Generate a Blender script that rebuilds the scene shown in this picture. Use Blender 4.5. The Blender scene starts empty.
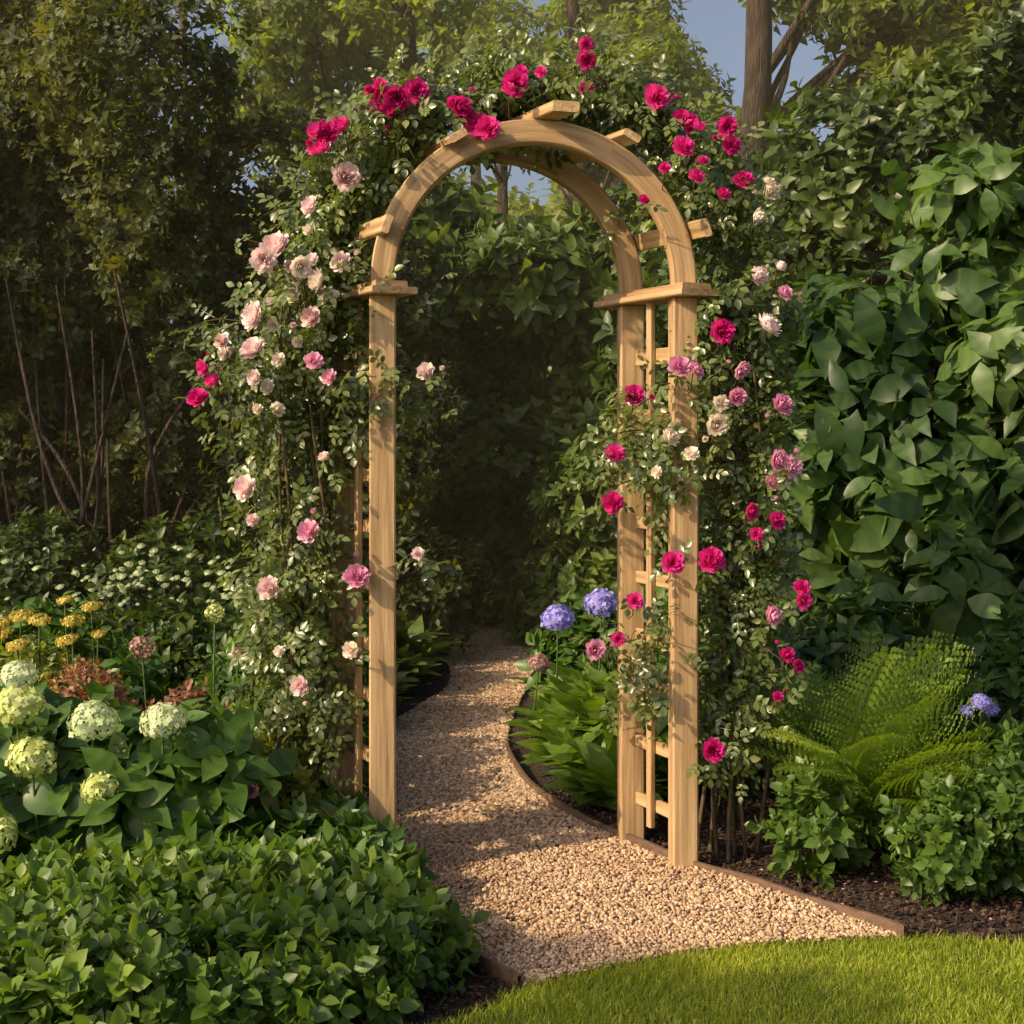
import bpy, math
import numpy as np
from mathutils import Vector
rng = np.random.default_rng(11)
sc = bpy.context.scene
sc.view_settings.view_transform = 'Standard'
sc.view_settings.look = 'None'
sc.view_settings.exposure = 0

# ------------------------------------------------------------------ materials
def new_mat(name):
    m = bpy.data.materials.new(name); m.use_nodes = True
    nt = m.node_tree; nt.nodes.clear()
    return m, nt, nt.nodes, nt.links

def ramp(N, stops):
    r = N.new('ShaderNodeValToRGB'); e = r.color_ramp.elements
    e[0].position, e[0].color = stops[0][0], (*stops[0][1], 1)
    e[1].position, e[1].color = stops[-1][0], (*stops[-1][1], 1)
    for p, c in stops[1:-1]:
        x = e.new(p); x.color = (*c, 1)
    return r

def leaf_mat(name, dark, mid, light, rough=0.45, trans=0.3, spec=0.5, tcol=None):
    m, nt, N, L = new_mat(name)
    out = N.new('ShaderNodeOutputMaterial'); mix = N.new('ShaderNodeMixShader')
    b = N.new('ShaderNodeBsdfPrincipled'); t = N.new('ShaderNodeBsdfTranslucent')
    at = N.new('ShaderNodeAttribute'); at.attribute_name = 'var'
    no = N.new('ShaderNodeTexNoise'); no.inputs['Scale'].default_value = 25
    tc = N.new('ShaderNodeTexCoord'); L.new(tc.outputs['Object'], no.inputs['Vector'])
    ma = N.new('ShaderNodeMath'); ma.operation = 'MULTIPLY_ADD'
    ma.inputs[1].default_value = 0.35; L.new(no.outputs['Fac'], ma.inputs[0])
    sb = N.new('ShaderNodeMath'); sb.operation = 'SUBTRACT'; sb.inputs[1].default_value = 0.175
    L.new(at.outputs['Fac'], sb.inputs[0]); L.new(sb.outputs[0], ma.inputs[2])
    r = ramp(N, [(0.0, dark), (0.5, mid), (1.0, light)])
    L.new(ma.outputs[0], r.inputs[0])
    L.new(r.outputs[0], b.inputs['Base Color'])
    b.inputs['Roughness'].default_value = rough
    b.inputs['Specular IOR Level'].default_value = spec
    if trans <= 0:
        L.new(b.outputs[0], out.inputs[0]); return m
    mx = N.new('ShaderNodeMix'); mx.data_type = 'RGBA'; mx.blend_type = 'MULTIPLY'
    mx.inputs[0].default_value = 1.0
    L.new(r.outputs[0], mx.inputs[6]); mx.inputs[7].default_value = (*(tcol or (1.9, 1.9, 0.6)), 1)
    L.new(mx.outputs[2], t.inputs['Color'])
    mix.inputs[0].default_value = trans
    L.new(b.outputs[0], mix.inputs[1]); L.new(t.outputs[0], mix.inputs[2])
    L.new(mix.outputs[0], out.inputs[0])
    return m

def noise_mat(name, stops, scale=8, detail=6, rough=0.9, bump=0.3, stretch=(1,1,1), bscale=None, attr=None, bdist=0.01, rgh=0.6):
    m, nt, N, L = new_mat(name)
    out = N.new('ShaderNodeOutputMaterial'); b = N.new('ShaderNodeBsdfPrincipled')
    if attr:
        tc = N.new('ShaderNodeAttribute'); tc.attribute_name = attr; src = tc.outputs['Vector']
    else:
        tc = N.new('ShaderNodeTexCoord'); src = tc.outputs['Object']
    mp = N.new('ShaderNodeMapping'); mp.inputs['Scale'].default_value = stretch
    L.new(src, mp.inputs[0])
    n = N.new('ShaderNodeTexNoise'); n.inputs['Scale'].default_value = scale
    n.inputs['Detail'].default_value = detail; n.inputs['Roughness'].default_value = rgh
    L.new(mp.outputs[0], n.inputs['Vector'])
    r = ramp(N, stops); L.new(n.outputs['Fac'], r.inputs[0]); L.new(r.outputs[0], b.inputs['Base Color'])
    n2 = N.new('ShaderNodeTexNoise'); n2.inputs['Scale'].default_value = bscale or scale*3; n2.inputs['Detail'].default_value = 5
    L.new(mp.outputs[0], n2.inputs['Vector'])
    bp = N.new('ShaderNodeBump'); bp.inputs['Strength'].default_value = bump; bp.inputs['Distance'].default_value = bdist
    L.new(n2.outputs['Fac'], bp.inputs['Height']); L.new(bp.outputs[0], b.inputs['Normal'])
    b.inputs['Roughness'].default_value = rough
    L.new(b.outputs[0], out.inputs[0])
    return m

M_wood = noise_mat('cedar_wood', [(0.25,(0.20,0.110,0.050)),(0.42,(0.38,0.235,0.115)),(0.58,(0.52,0.345,0.180)),(0.8,(0.62,0.45,0.255))],
                   scale=1.0, detail=8, rough=0.6, bump=0.45, stretch=(2.2,45,45), bscale=2.2, attr='grain', bdist=0.004)
M_bark = noise_mat('bark', [(0.3,(0.018,0.012,0.008)),(0.5,(0.05,0.032,0.020)),(0.7,(0.12,0.075,0.045))], scale=9, stretch=(3,3,.5), bump=1.0, bdist=.05)
M_cane = noise_mat('rose_cane', [(0.3,(0.05,0.05,0.02)),(0.7,(0.16,0.10,0.05))], scale=12, bump=.2)
M_stem = noise_mat('green_stem', [(0.3,(0.05,0.08,0.02)),(0.7,(0.10,0.14,0.04))], scale=12, bump=.2)
M_soil = noise_mat('mulch_soil', [(0.3,(0.016,0.011,0.008)),(0.5,(0.045,0.028,0.02)),(0.72,(0.09,0.055,0.04))], scale=26, detail=10, bump=1.0, bscale=60, bdist=.03, rough=.95)
M_chip = leaf_mat('mulch_chips', (0.018,0.011,0.008),(0.055,0.033,0.023),(0.14,0.08,0.06), rough=.9, trans=0, spec=.2)
M_gravelb = noise_mat('gravel_base', [(0.3,(0.16,0.095,0.055)),(0.5,(0.30,0.19,0.115)),(0.7,(0.44,0.30,0.195))], scale=70, detail=6, bump=1, bscale=90, bdist=.02)
M_peb = leaf_mat('gravel_stones', (0.22,0.13,0.078),(0.52,0.345,0.21),(0.74,0.56,0.40), rough=.8, trans=0, spec=.3)
M_lawn = noise_mat('lawn_turf', [(0.3,(0.05,0.08,0.01)),(0.7,(0.13,0.17,0.025))], scale=40, bump=.8, bscale=150)
M_grass = leaf_mat('grass_blades', (0.12,0.17,0.015),(0.29,0.35,0.03),(0.48,0.48,0.07), rough=.5, trans=.4)
M_edge = noise_mat('steel_edging', [(0.3,(0.09,0.05,0.033)),(0.7,(0.19,0.115,0.075))], scale=30, rough=.7)

L_rose = leaf_mat('rose_leaves', (0.048,0.078,0.022),(0.135,0.18,0.055),(0.28,0.31,0.12), rough=.30, trans=.3, spec=.8)
L_fine = leaf_mat('fine_leaves', (0.027,0.040,0.011),(0.070,0.092,0.022),(0.15,0.165,0.036), rough=.55, trans=.42, tcol=(1.9,1.7,.55))
L_mid = leaf_mat('mid_leaves', (0.020,0.040,0.010),(0.056,0.092,0.020),(0.12,0.165,0.034), rough=.42, trans=.34)
L_lau = leaf_mat('lit_laurel_leaves', (0.035,0.065,0.014),(0.11,0.165,0.032),(0.22,0.28,0.055), rough=.42, trans=.36)  # paler version of mid_leaves; sunlight behind the arch put into the colour
L_big = leaf_mat('broad_leaves', (0.026,0.060,0.019),(0.074,0.135,0.036),(0.14,0.215,0.055), rough=.42, trans=.34, spec=.45)
L_far = leaf_mat('far_leaves', (0.07,0.11,0.02),(0.15,0.20,0.038),(0.27,0.32,0.06), rough=.55, trans=.5, tcol=(1.9,1.85,.5))
L_hyd = leaf_mat('hydrangea_leaves', (0.032,0.08,0.014),(0.075,0.15,0.024),(0.15,0.24,0.042), rough=.4, trans=.28, spec=.45)
L_cov = leaf_mat('groundcover_leaves', (0.040,0.085,0.016),(0.105,0.18,0.030),(0.22,0.31,0.055), rough=.42, trans=.34)
L_lime = leaf_mat('lime_leaves', (0.08,0.12,0.016),(0.19,0.23,0.03),(0.34,0.35,0.05), rough=.45, trans=.3)
L_host = leaf_mat('hosta_leaves', (0.06,0.13,0.02),(0.15,0.24,0.032),(0.26,0.35,0.055), rough=.4, trans=.4)
L_red = leaf_mat('russet_leaves', (0.13,0.06,0.03),(0.28,0.12,0.07),(0.30,0.25,0.07), rough=.5, trans=.3, tcol=(1.6,1.1,.8))
L_fern = leaf_mat('fern_leaves', (0.09,0.15,0.022),(0.19,0.28,0.04),(0.31,0.40,0.065), rough=.45, trans=.42)
def petal(name, d, m, l): return leaf_mat(name, d, m, l, rough=.6, trans=.3, spec=.3, tcol=(1.1,1.0,1.0))
F_pale = petal('pale_pink_petals', (0.82,0.54,0.56),(0.92,0.77,0.77),(0.95,0.88,0.87))
F_mag = petal('magenta_petals', (0.48,0.010,0.17),(0.80,0.035,0.34),(0.90,0.16,0.54))
F_pink = petal('pink_petals', (0.68,0.23,0.46),(0.86,0.46,0.65),(0.92,0.68,0.78))
F_cream = petal('cream_petals', (0.84,0.70,0.57),(0.92,0.86,0.76),(0.95,0.92,0.87))
F_lime = petal('lime_florets', (0.36,0.46,0.10),(0.62,0.70,0.24),(0.80,0.84,0.46))
F_white = petal('white_florets', (0.42,0.54,0.24),(0.64,0.74,0.42),(0.82,0.86,0.66))
F_blue = petal('blue_florets', (0.20,0.17,0.64),(0.36,0.32,0.84),(0.54,0.50,0.92))
F_yel = petal('yarrow_florets', (0.40,0.27,0.03),(0.62,0.46,0.08),(0.74,0.64,0.2))
F_rust = petal('dusty_florets', (0.28,0.12,0.12),(0.48,0.27,0.26),(0.62,0.42,0.38))

# ------------------------------------------------------------------ mesh tools
class T:
    def __init__(s, v, l, c, a=None, m=None):
        s.v = np.array(v, float); s.l = np.array(l, int); s.c = np.array(c, int)
        s.a = np.zeros(len(s.c)) if a is None else np.array(a, float)
        s.m = np.zeros(len(s.c), int) if m is None else np.array(m, int)

def nrm(a):
    a = np.asarray(a, float)
    return a/np.maximum(np.linalg.norm(a, axis=-1, keepdims=True), 1e-9)

def basis(d, n):
    d = nrm(d); x = np.cross(d, n); x = nrm(x); n2 = np.cross(x, d)
    return np.stack([x, d, n2], axis=-1)

class MB:
    def __init__(s): s.v=[]; s.l=[]; s.c=[]; s.m=[]; s.a=[]; s.n=0; s.g=[]
    def raw(s, v, l, c, mat, a, g=None):
        v = np.asarray(v, float); s.v.append(v); s.l.append(np.asarray(l, int)+s.n); s.c.append(np.asarray(c, int))
        k = len(c)
        s.m.append(np.broadcast_to(mat, k).copy()); s.a.append(np.broadcast_to(a, k).copy()); s.n += len(v)
        if g is not None: s.g.append(g)
    def inst(s, t, P, R, S, var, mat=0):
        P = np.asarray(P, float); N = len(P)
        if N == 0: return
        V = len(t.v); S = np.broadcast_to(np.asarray(S, float), (N,))
        vv = np.einsum('nij,vj->nvi', R, t.v)*S[:, None, None]+P[:, None, :]
        l = (t.l[None, :]+(np.arange(N)*V)[:, None]).ravel()
        var = np.broadcast_to(np.asarray(var, float), (N,))
        s.raw(vv.reshape(-1, 3), l, np.tile(t.c, N), np.tile(t.m, N)+mat, (var[:, None]+t.a[None, :]).ravel())
    def tube(s, pts, r, mat=0, k=6, var=.5):
        pts = np.asarray(pts, float); n = len(pts); r = np.broadcast_to(np.asarray(r, float), (n,))
        tg = nrm(np.gradient(pts, axis=0)); ref = np.array([0.31, 0.93, 0.2])
        a = nrm(np.cross(tg, ref)); b = np.cross(tg, a)
        th = np.arange(k)/k*2*math.pi
        ring = pts[:, None, :]+r[:, None, None]*(np.cos(th)[None, :, None]*a[:, None, :]+np.sin(th)[None, :, None]*b[:, None, :])
        i = np.arange(n-1)[:, None]; j = np.arange(k)[None, :]; j2 = (j+1) % k
        q = np.stack([i*k+j, i*k+j2, (i+1)*k+j2, (i+1)*k+j], -1).reshape(-1)
        s.raw(ring.reshape(-1, 3), q, np.full((n-1)*k, 4), mat, var)
    def build(s, name, mats, smooth=False):
        me = bpy.data.meshes.new(name)
        v = np.concatenate(s.v); l = np.concatenate(s.l); c = np.concatenate(s.c)
        me.vertices.add(len(v)); me.vertices.foreach_set('co', v.astype(np.float32).ravel())
        me.loops.add(len(l)); me.loops.foreach_set('vertex_index', l.astype(np.int32))
        me.polygons.add(len(c)); st = np.concatenate([[0], np.cumsum(c)[:-1]])
        me.polygons.foreach_set('loop_start', st.astype(np.int32))
        me.polygons.foreach_set('material_index', np.concatenate(s.m).astype(np.int32))
        for m in mats: me.materials.append(m)
        me.update(calc_edges=True)
        at = me.attributes.new('var', 'FLOAT', 'FACE'); at.data.foreach_set('value', np.concatenate(s.a).astype(np.float32))
        if s.g:
            ga = me.attributes.new('grain', 'FLOAT_VECTOR', 'POINT'); ga.data.foreach_set('vector', np.concatenate(s.g).astype(np.float32).ravel())
        me.polygons.foreach_set('use_smooth', np.full(len(c), smooth))
        o = bpy.data.objects.new(name, me); sc.collection.objects.link(o)
        return o

def leaf(n=2, w=.3, fold=.3, droop=.2, p=.85, wave=0.0, vein=0.0, tipp=1.0):
    v = [(0, 0, 0)]; mid = [0]; Lr = []; Rr = []
    for i in range(1, n):
        t = i/n; hw = w*math.sin(math.pi*t**p)**tipp; z = -droop*t*t
        v.append((0, t, z)); mid.append(len(v)-1)
        wv = wave*math.sin(i*2.3)
        v.append((-hw, t+.04, z+fold*hw+wv)); Lr.append(len(v)-1)
        v.append((hw, t+.04, z+fold*hw-wv)); Rr.append(len(v)-1)
    v.append((0, 1.06, -droop)); tip = len(v)-1
    l = []; c = []; a = []
    l += [0, mid[1], Lr[0]]; l += [0, Rr[0], mid[1]]; c += [3, 3]; a += [vein, vein]
    for i in range(n-2):
        l += [mid[i+1], mid[i+2], Lr[i+1], Lr[i]]; l += [mid[i+1], Rr[i], Rr[i+1], mid[i+2]]; c += [4, 4]
        q = vein*(-1 if i % 2 == 0 else 1); a += [q, q]
    l += [mid[-1], tip, Lr[-1]]; l += [mid[-1], Rr[-1], tip]; c += [3, 3]; a += [0, 0]
    return T(v, l, c, a)

def merge(parts):
    V=[];Lo=[];C=[];A=[];Ms=[];n=0
    for t, R, p, s, a in parts:
        V.append((np.asarray(R) @ t.v.T).T*s+np.asarray(p)); Lo.append(t.l+n); C.append(t.c); A.append(t.a+a); Ms.append(t.m); n += len(t.v)
    return T(np.concatenate(V), np.concatenate(Lo), np.concatenate(C), np.concatenate(A), np.concatenate(Ms))

def bas1(d, n): return basis(np.array([d], float), np.array([n], float))[0]

def compound(lf, pairs=2, ls=.42, sd=0):
    r = np.random.default_rng(sd); ps = []
    for i in range(pairs):
        y = .3+.38*i
        for sx in (-1, 1):
            d = (sx*.85, .45+r.uniform(-.1,.1), r.uniform(-.25,.1)); ps.append((lf, bas1(d, (r.uniform(-.2,.2), r.uniform(-.1,.3), 1)), (0, y, -.08*y), ls*r.uniform(.85,1.05), r.uniform(-.08,.08)))
    ps.append((lf, bas1((0,1,-.15),(r.uniform(-.2,.2),.2,1)), (0,.3+.38*(pairs-1)+.2,-.1), ls*1.1, 0))
    rach = T([(-.008,0,0),(.008,0,0),(.006,.9,-.08),(-.006,.9,-.08)],[0,1,2,3],[4])
    ps.append((rach, np.eye(3), (0,0,0), 1, 0))
    return merge(ps)

def sprig(lf, n=7, ls=.55, tilt=(50,80), sd=0, length=.6, gap=0.0):
    r = np.random.default_rng(sd); ps = []
    for i in range(n):
        ph = i*2.4+r.uniform(-.4,.4); t = i/(n-1) if n>1 else 0
        a = math.radians(tilt[1]+(tilt[0]-tilt[1])*t+r.uniform(-10,10))
        d = np.array((math.sin(a)*math.cos(ph), math.cos(a), math.sin(a)*math.sin(ph)))
        nn = (r.uniform(-.25,.25), 1, r.uniform(-.25,.25))
        ps.append((lf, bas1(d, nn), np.array([0, t*length, 0])+d*gap, ls*(1-.3*t)*r.uniform(.8,1.15), r.uniform(-.12,.12)))
    k = T([(-.01,-.3,0),(.01,-.3,0),(.006,length,0),(-.006,length,0)],[0,1,2,3],[4])
    ps.append((k, np.eye(3),(0,0,0),1,-.1))
    return merge(ps)

leaf2 = leaf(2, .32, .35, .25); leaf3 = leaf(3, .3, .3, .3, .8); leaf4 = leaf(4, .28, .25, .3, .8)
leaf6 = leaf(7, .27, .16, .42, .86, .012, .08, 1.1); leafW = leaf(7, .30, .2, .34, .88, .014, .07)
oval4 = leaf(4, .34, .25, .18, .95)
cmp_t = [compound(oval4, 2, .42, 3), compound(oval4, 2, .45, 5), compound(oval4, 3, .34, 8)]
spr2 = [sprig(leaf2, 8, .55, (35,80), k) for k in range(3)]
spr3 = [sprig(leaf3, 8, .6, (40,85), 10+k) for k in range(3)]
spr4 = [sprig(leaf4, 7, .75, (40,85), 20+k, .45) for k in range(3)]
sprO = [sprig(oval4, 9, .5, (30,80), 30+k, .7) for k in range(4)]
sprB = [sprig(leaf6, 6, .95, (70,120), 40+k, .7, .12) for k in range(5)]
sprW = [sprig(leafW, 7, .9, (50,95), 50+k, .45, .08) for k in range(4)]

def petal_t(R, H, sp, th0, curl, r, seg=4):
    v=[]; 
    for i in range(seg+1):
        vv = i/seg
        for j in range(seg+1):
            u = j/seg*2-1
            w = math.sin(math.pi*min(vv*.75+.15, 1))**.6
            ve = vv*(1-.14*u*u)
            th = th0+u*sp*w
            rr = R*(ve**.65)+curl*max(0, ve-.7)*.8+.04*r.uniform(-1,1)*vv
            z = H*(ve**1.3)-curl*max(0, ve-.75)*.9+.03*r.uniform(-1,1)*vv
            v.append((rr*math.cos(th), rr*math.sin(th), z))
    l=[]; c=[]
    for i in range(seg):
        for j in range(seg):
            a=i*(seg+1)+j; l += [a,a+1,a+seg+2,a+seg+1]; c.append(4)
    return T(v,l,c)
def rose(sd, openness=1.0, tall=1.0):
    r = np.random.default_rng(sd); ps=[]
    rings=[(.14,.80,3,.0,-.18),(.28,.82,4,.0,-.12),(.42,.80,6,.03,-.06),(.56,.75,7,.07,0.0),(.69,.66,8,.10,.05),(.79,.52,8,.15,.09),(.85,.32,8,.18,.12)]
    for k,(R,H,n,curl,a) in enumerate(rings):
        for i in range(n):
            t = petal_t(R*r.uniform(.92,1.08)*openness, H*tall*r.uniform(.9,1.1), math.pi/n*1.35, i*2*math.pi/n+k*1.1+r.uniform(-.2,.2), curl, r)
            ps.append((t, np.eye(3), (0,0,-.38), 1, a+r.uniform(-.1,.1)))
    return merge(ps)
roses = [rose(1), rose(2,.9,1.1), rose(3,1.03,.9), rose(4,.8,1.2), rose(5,.97,1.0)]
def mophead(n=90, fl=.2, flat=1.0, sd=0, low=-.35):
    r = np.random.default_rng(sd); ps=[]
    q2 = T([(0,0,0),(.45,.45,.1),(1,.1,.0),(.9,-.3,0),(.45,-.45,.1)],[0,4,3,2,1],[5])
    one = merge([(q2, np.array([[math.cos(a),-math.sin(a),0],[math.sin(a),math.cos(a),0],[0,0,1]]), (0,0,0), 1, 0) for a in (0,1.571,3.142,4.712)])
    for i in range(n):
        z = 1-(i+.5)/n*(1-low); th = i*2.39996; rr = math.sqrt(max(0,1-z*z))
        o = np.array([rr*math.cos(th), rr*math.sin(th), z]); jj = r.uniform(.84,1.06)
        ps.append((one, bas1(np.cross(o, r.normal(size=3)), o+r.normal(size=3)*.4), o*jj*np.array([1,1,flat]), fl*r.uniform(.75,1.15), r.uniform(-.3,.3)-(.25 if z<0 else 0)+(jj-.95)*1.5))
    return merge(ps)
mop = [mophead(150,.17,.85,1), mophead(140,.175,.8,2)]
umbel = mophead(70,.16,.35,5,.1)
ballf = mophead(80,.2,1,6,-1)

def sn(P, f, ph=0.):
    x,y,z = P[...,0]*f, P[...,1]*f, P[...,2]*f
    return (np.sin(x+1.7*np.sin(y*.8+ph)+ph)+np.sin(1.3*y+1.5*np.sin(z*.9+ph)+2*ph)+np.sin(1.1*z+1.6*np.sin(x*1.1)+3*ph))/3

def multi(mb, tpls, P, D, Nn, S, var, mat=0):
    k = rng.integers(0, len(tpls), len(P)); R = basis(D, Nn)
    for i,t in enumerate(tpls):
        m = k==i; mb.inst(t, P[m], R[m], S[m], var[m], mat)

def blob_cloud(mb, blobs, n, tpls, size, mat=0, vbase=.45, vamp=.3, shell=.75, up=.45, jit=.55, ph=0., nf=3., bumpy=.25, hole=.15, back=.6, zmin=.03):
    B = np.array([b[0] for b in blobs], float); Rr = np.array([b[1] for b in blobs], float)
    if Rr.ndim == 1: Rr = np.repeat(Rr[:,None],3,1)
    area = (Rr[:,0]*Rr[:,2]+Rr[:,0]*Rr[:,1]+Rr[:,1]*Rr[:,2]); k = rng.choice(len(B), n, p=area/area.sum())
    o = nrm(rng.normal(size=(n,3))); fl = (o[:,1]>.25)&(rng.random(n)<back); o[fl,1]*=-1
    rad = shell+(1-shell)*rng.random(n)
    rad = np.where(rng.random(n)<.2, rng.random(n)**.5, rad)
    P0 = B[k]+o*Rr[k]
    rad = rad*(1+bumpy*sn(P0*1.0, 6/np.mean(Rr)*.5, ph))
    P = B[k]+o*Rr[k]*rad[:,None]
    hn = sn(P, nf*1.7, ph+1.3)
    keep = (P[:,2]>zmin)&(hn>-1+hole*2*.9*rng.random(n)*1.0)
    P=P[keep]; o=nrm(o/Rr[k])[keep]
    m=len(P); D = nrm(o+np.array([0,0,up])+rng.normal(size=(m,3))*jit)
    Nn = rng.normal(size=(m,3))+np.array([0,-.2,1.2])
    S = size*rng.uniform(.65,1.3,m)
    var = vbase+vamp*sn(P,nf,ph)+rng.normal(size=m)*.14
    multi(mb, tpls, P, D, Nn, S, var, mat)

def in_poly(P, poly):
    x,y=P[:,0],P[:,1]; ins=np.zeros(len(P),bool); n=len(poly); j=n-1
    for i in range(n):
        xi,yi=poly[i]; xj,yj=poly[j]
        c=((yi>y)!=(yj>y))&(x<(xj-xi)*(y-yi)/((yj-yi)+1e-12)+xi); ins^=c; j=i
    return ins
def edge_dist(P, poly):
    d=np.full(len(P),9.); n=len(poly)
    for i in range(n):
        a=np.array(poly[i]);b=np.array(poly[(i+1)%n]); ab=b-a
        t=np.clip(((P[:,:2]-a)@ab)/(ab@ab),0,1); q=a+t[:,None]*ab
        d=np.minimum(d,np.linalg.norm(P[:,:2]-q,axis=1))
    return d
def smooth_poly(pts, k=6, closed=False):
    p=np.array(pts,float); out=[]; n=len(p)
    for i in range(n-1):
        p0=p[max(i-1,0)];p1=p[i];p2=p[i+1];p3=p[min(i+2,n-1)]
        for s in range(k):
            t=s/k; out.append(.5*((2*p1)+(-p0+p2)*t+(2*p0-5*p1+4*p2-p3)*t*t+(-p0+3*p1-3*p2+p3)*t**3))
    out.append(p[-1]); return np.array(out)
def sheet(name, poly, z, mat):
    me=bpy.data.meshes.new(name); me.from_pydata([(a,b,z) for a,b in poly],[],[list(range(len(poly)))]); me.materials.append(mat); me.update()
    o=bpy.data.objects.new(name,me); sc.collection.objects.link(o); return o

# ------------------------------------------------------------------ ground, path, lawn
sheet('ground', [(-70,-60),(70,-60),(70,90),(-70,90)], 0, M_soil)
right_e = smooth_poly([(1.117,4.04),(.854,4.37),(.60,4.66),(.348,5.05),(.128,5.53),(0.0,6.15),(-.02,6.76),(.05,7.64),(.16,8.77),(.16,9.5),(-.05,10.3),(-.7,10.9),(-1.8,11.3)])
left_e = smooth_poly([(.02,3.67),(-.115,3.905),(-.253,4.387),(-.40,4.91),(-.54,5.57),(-.62,6.65),(-.52,7.31),(-.36,7.99),(-.42,8.9),(-.68,9.4),(-1.2,9.75),(-2.1,10.0)])
front_e = smooth_poly([(.02,3.67),(.347,3.854),(.694,3.98),(1.117,4.04)])
path = [tuple(p) for p in front_e]+[tuple(p) for p in right_e[1:]]+[tuple(p) for p in left_e[::-1][:-1]]
sheet('gravel_path', path, .006, M_gravelb)
lawn_back = smooth_poly([(-.9,3.0),(-.15,3.47),(.02,3.66),(.347,3.845),(.694,3.97),(1.117,4.03),(1.43,3.98),(2.5,3.8)])
lawnp = [(-10,2.4)]+[tuple(p) for p in lawn_back]+[(10,3.5),(10,-12),(-10,-12)]
sheet('lawn', lawnp, .004, M_lawn)

def icosa():
    p=(1+5**.5)/2; v=nrm(np.array([(-1,p,0),(1,p,0),(-1,-p,0),(1,-p,0),(0,-1,p),(0,1,p),(0,-1,-p),(0,1,-p),(p,0,-1),(p,0,1),(-p,0,-1),(-p,0,1)]))
    f=[0,11,5,0,5,1,0,1,7,0,7,10,0,10,11,1,5,9,5,11,4,11,10,2,10,7,6,7,1,8,3,9,4,3,4,2,3,2,6,3,6,8,3,8,9,4,9,5,2,4,11,6,2,10,8,6,7,9,8,1]
    return v,f
iv,iff=icosa()
ov=np.array([(1,0,0),(0,1,0),(-1,0,0),(0,-1,0),(0,0,1)],float); of=[0,1,4,1,2,4,2,3,4,3,0,4]
def R1(k,n): return np.random.default_rng(k).uniform(-1,1,(n,1))
pebs=[T(iv*np.array([1,.75+.08*k,.6])*(1+.18*R1(k,12)), iff, [3]*20) for k in range(4)]
pebo=[T(ov*np.array([1,.85,.7])*(1+.2*R1(k,5)), of, [3]*4) for k in range(4)]
mb=MB(); n=300000
P=np.stack([rng.uniform(-1.8,1.2,n), 3.6+rng.random(n)**1.45*6.6, np.zeros(n)],1)
P=P[in_poly(P,path)]; n=len(P)
far=np.clip((P[:,1]-3.6)/6,0,1)
P[:,2]=.007+rng.random(n)*.012+.007*sn(P,2.5)+.004*sn(P,9)
S=rng.uniform(.0035,.0078,n)*(1+.8*far); S=np.where(rng.random(n)<.05,S*1.6,S)
var=.45+rng.normal(size=n)*.25+.12*sn(P,1.7)+.08*sn(P,7); D=rng.normal(size=(n,3))*[1,1,.35]; Nn=rng.normal(size=(n,3))*.4+[0,0,1]
nr=P[:,1]<4.9
multi(mb,pebs,P[nr],D[nr],Nn[nr],S[nr],var[nr]); multi(mb,pebo,P[~nr],D[~nr]*[1,1,.2],Nn[~nr]*[.4,.4,1],S[~nr]*1.15,var[~nr])
mb.build('gravel',[M_peb],True)
mb=MB(); n=38000
P=np.stack([rng.uniform(-1.6,2.4,n), rng.uniform(3.3,5.8,n), np.zeros(n)],1)
P=P[(~in_poly(P,path))&(~in_poly(P,lawnp))]; n=len(P); P[:,2]=rng.random(n)*.02
chip=[T(iv*np.array([1,.45,.25]),iff,[3]*20),T(iv*np.array([.8,.7,.35]),iff,[3]*20)]
multi(mb,chip,P,rng.normal(size=(n,3))*[1,1,.4],rng.normal(size=(n,3))*.5+[0,0,1],rng.uniform(.005,.014,n),.45+rng.normal(size=n)*.25)
mb.build('mulch',[M_chip])
mb=MB(); n=60
P=np.stack([rng.uniform(.4,1.4,n), rng.uniform(4.1,4.9,n), rng.uniform(.02,.03,n)],1); pet=T([(0,0,0),(.5,.4,.15),(0,1,.1),(-.5,.4,.15)],[0,1,2,3],[4])
P=P[~in_poly(P,path)]; n=len(P)
mb.inst(pet,P,basis(rng.normal(size=(n,3))*[1,1,.2],rng.normal(size=(n,3))*.3+[0,0,1]),rng.uniform(.008,.016,n),.3,0); mb.build('fallen_petals',[F_pink])
blade=T([(-.05,0,0),(.05,0,0),(.045,.5,.05),(-.045,.5,.05),(0,1,.3)],[0,1,2,3,3,2,4],[4,3])
mb=MB(); n=200000
P=np.stack([rng.uniform(-.9,2.3,n), rng.uniform(2.7,4.07,n), np.full(n,.004)],1)
P=P[in_poly(P+rng.normal(size=(n,3))*[.015,.015,0],lawnp)]; n=len(P)
D=nrm(rng.normal(size=(n,3))*.5+[0,0,1]); 
mb.inst(blade,P,basis(D,rng.normal(size=(n,3))),rng.uniform(.012,.034,n)*(1+.3*sn(P,5)),.5+rng.normal(size=n)*.22+.2*sn(P,4)+.12*sn(P,13))
mb.build('grass',[M_grass])
def strip(name, pts, h=.042, t=.006):
    mb=MB(); p=np.array(pts); tg=nrm(np.gradient(p,axis=0)); nn=np.stack([-tg[:,1],tg[:,0]],1)*t
    V=[]; n=len(p); hz=h+.004*np.sin(np.arange(n)*.9)
    for (s,z) in ((1,None),(1,1),(-1,1),(-1,None)):
        V.append(np.concatenate([p+nn*s, (np.full(n,-.02) if z is None else hz)[:,None]],1))
    V=np.stack(V,1).reshape(-1,3); l=[]
    for i in range(n-1):
        for k in range(3): l+=[i*4+k,i*4+k+1,(i+1)*4+k+1,(i+1)*4+k]
    mb.raw(V,l,[4]*(3*(n-1)),0,.5); return mb.build(name,[M_edge])
strip('path_edging', right_e[:34]); strip('path_edging.001', left_e[:14])

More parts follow.
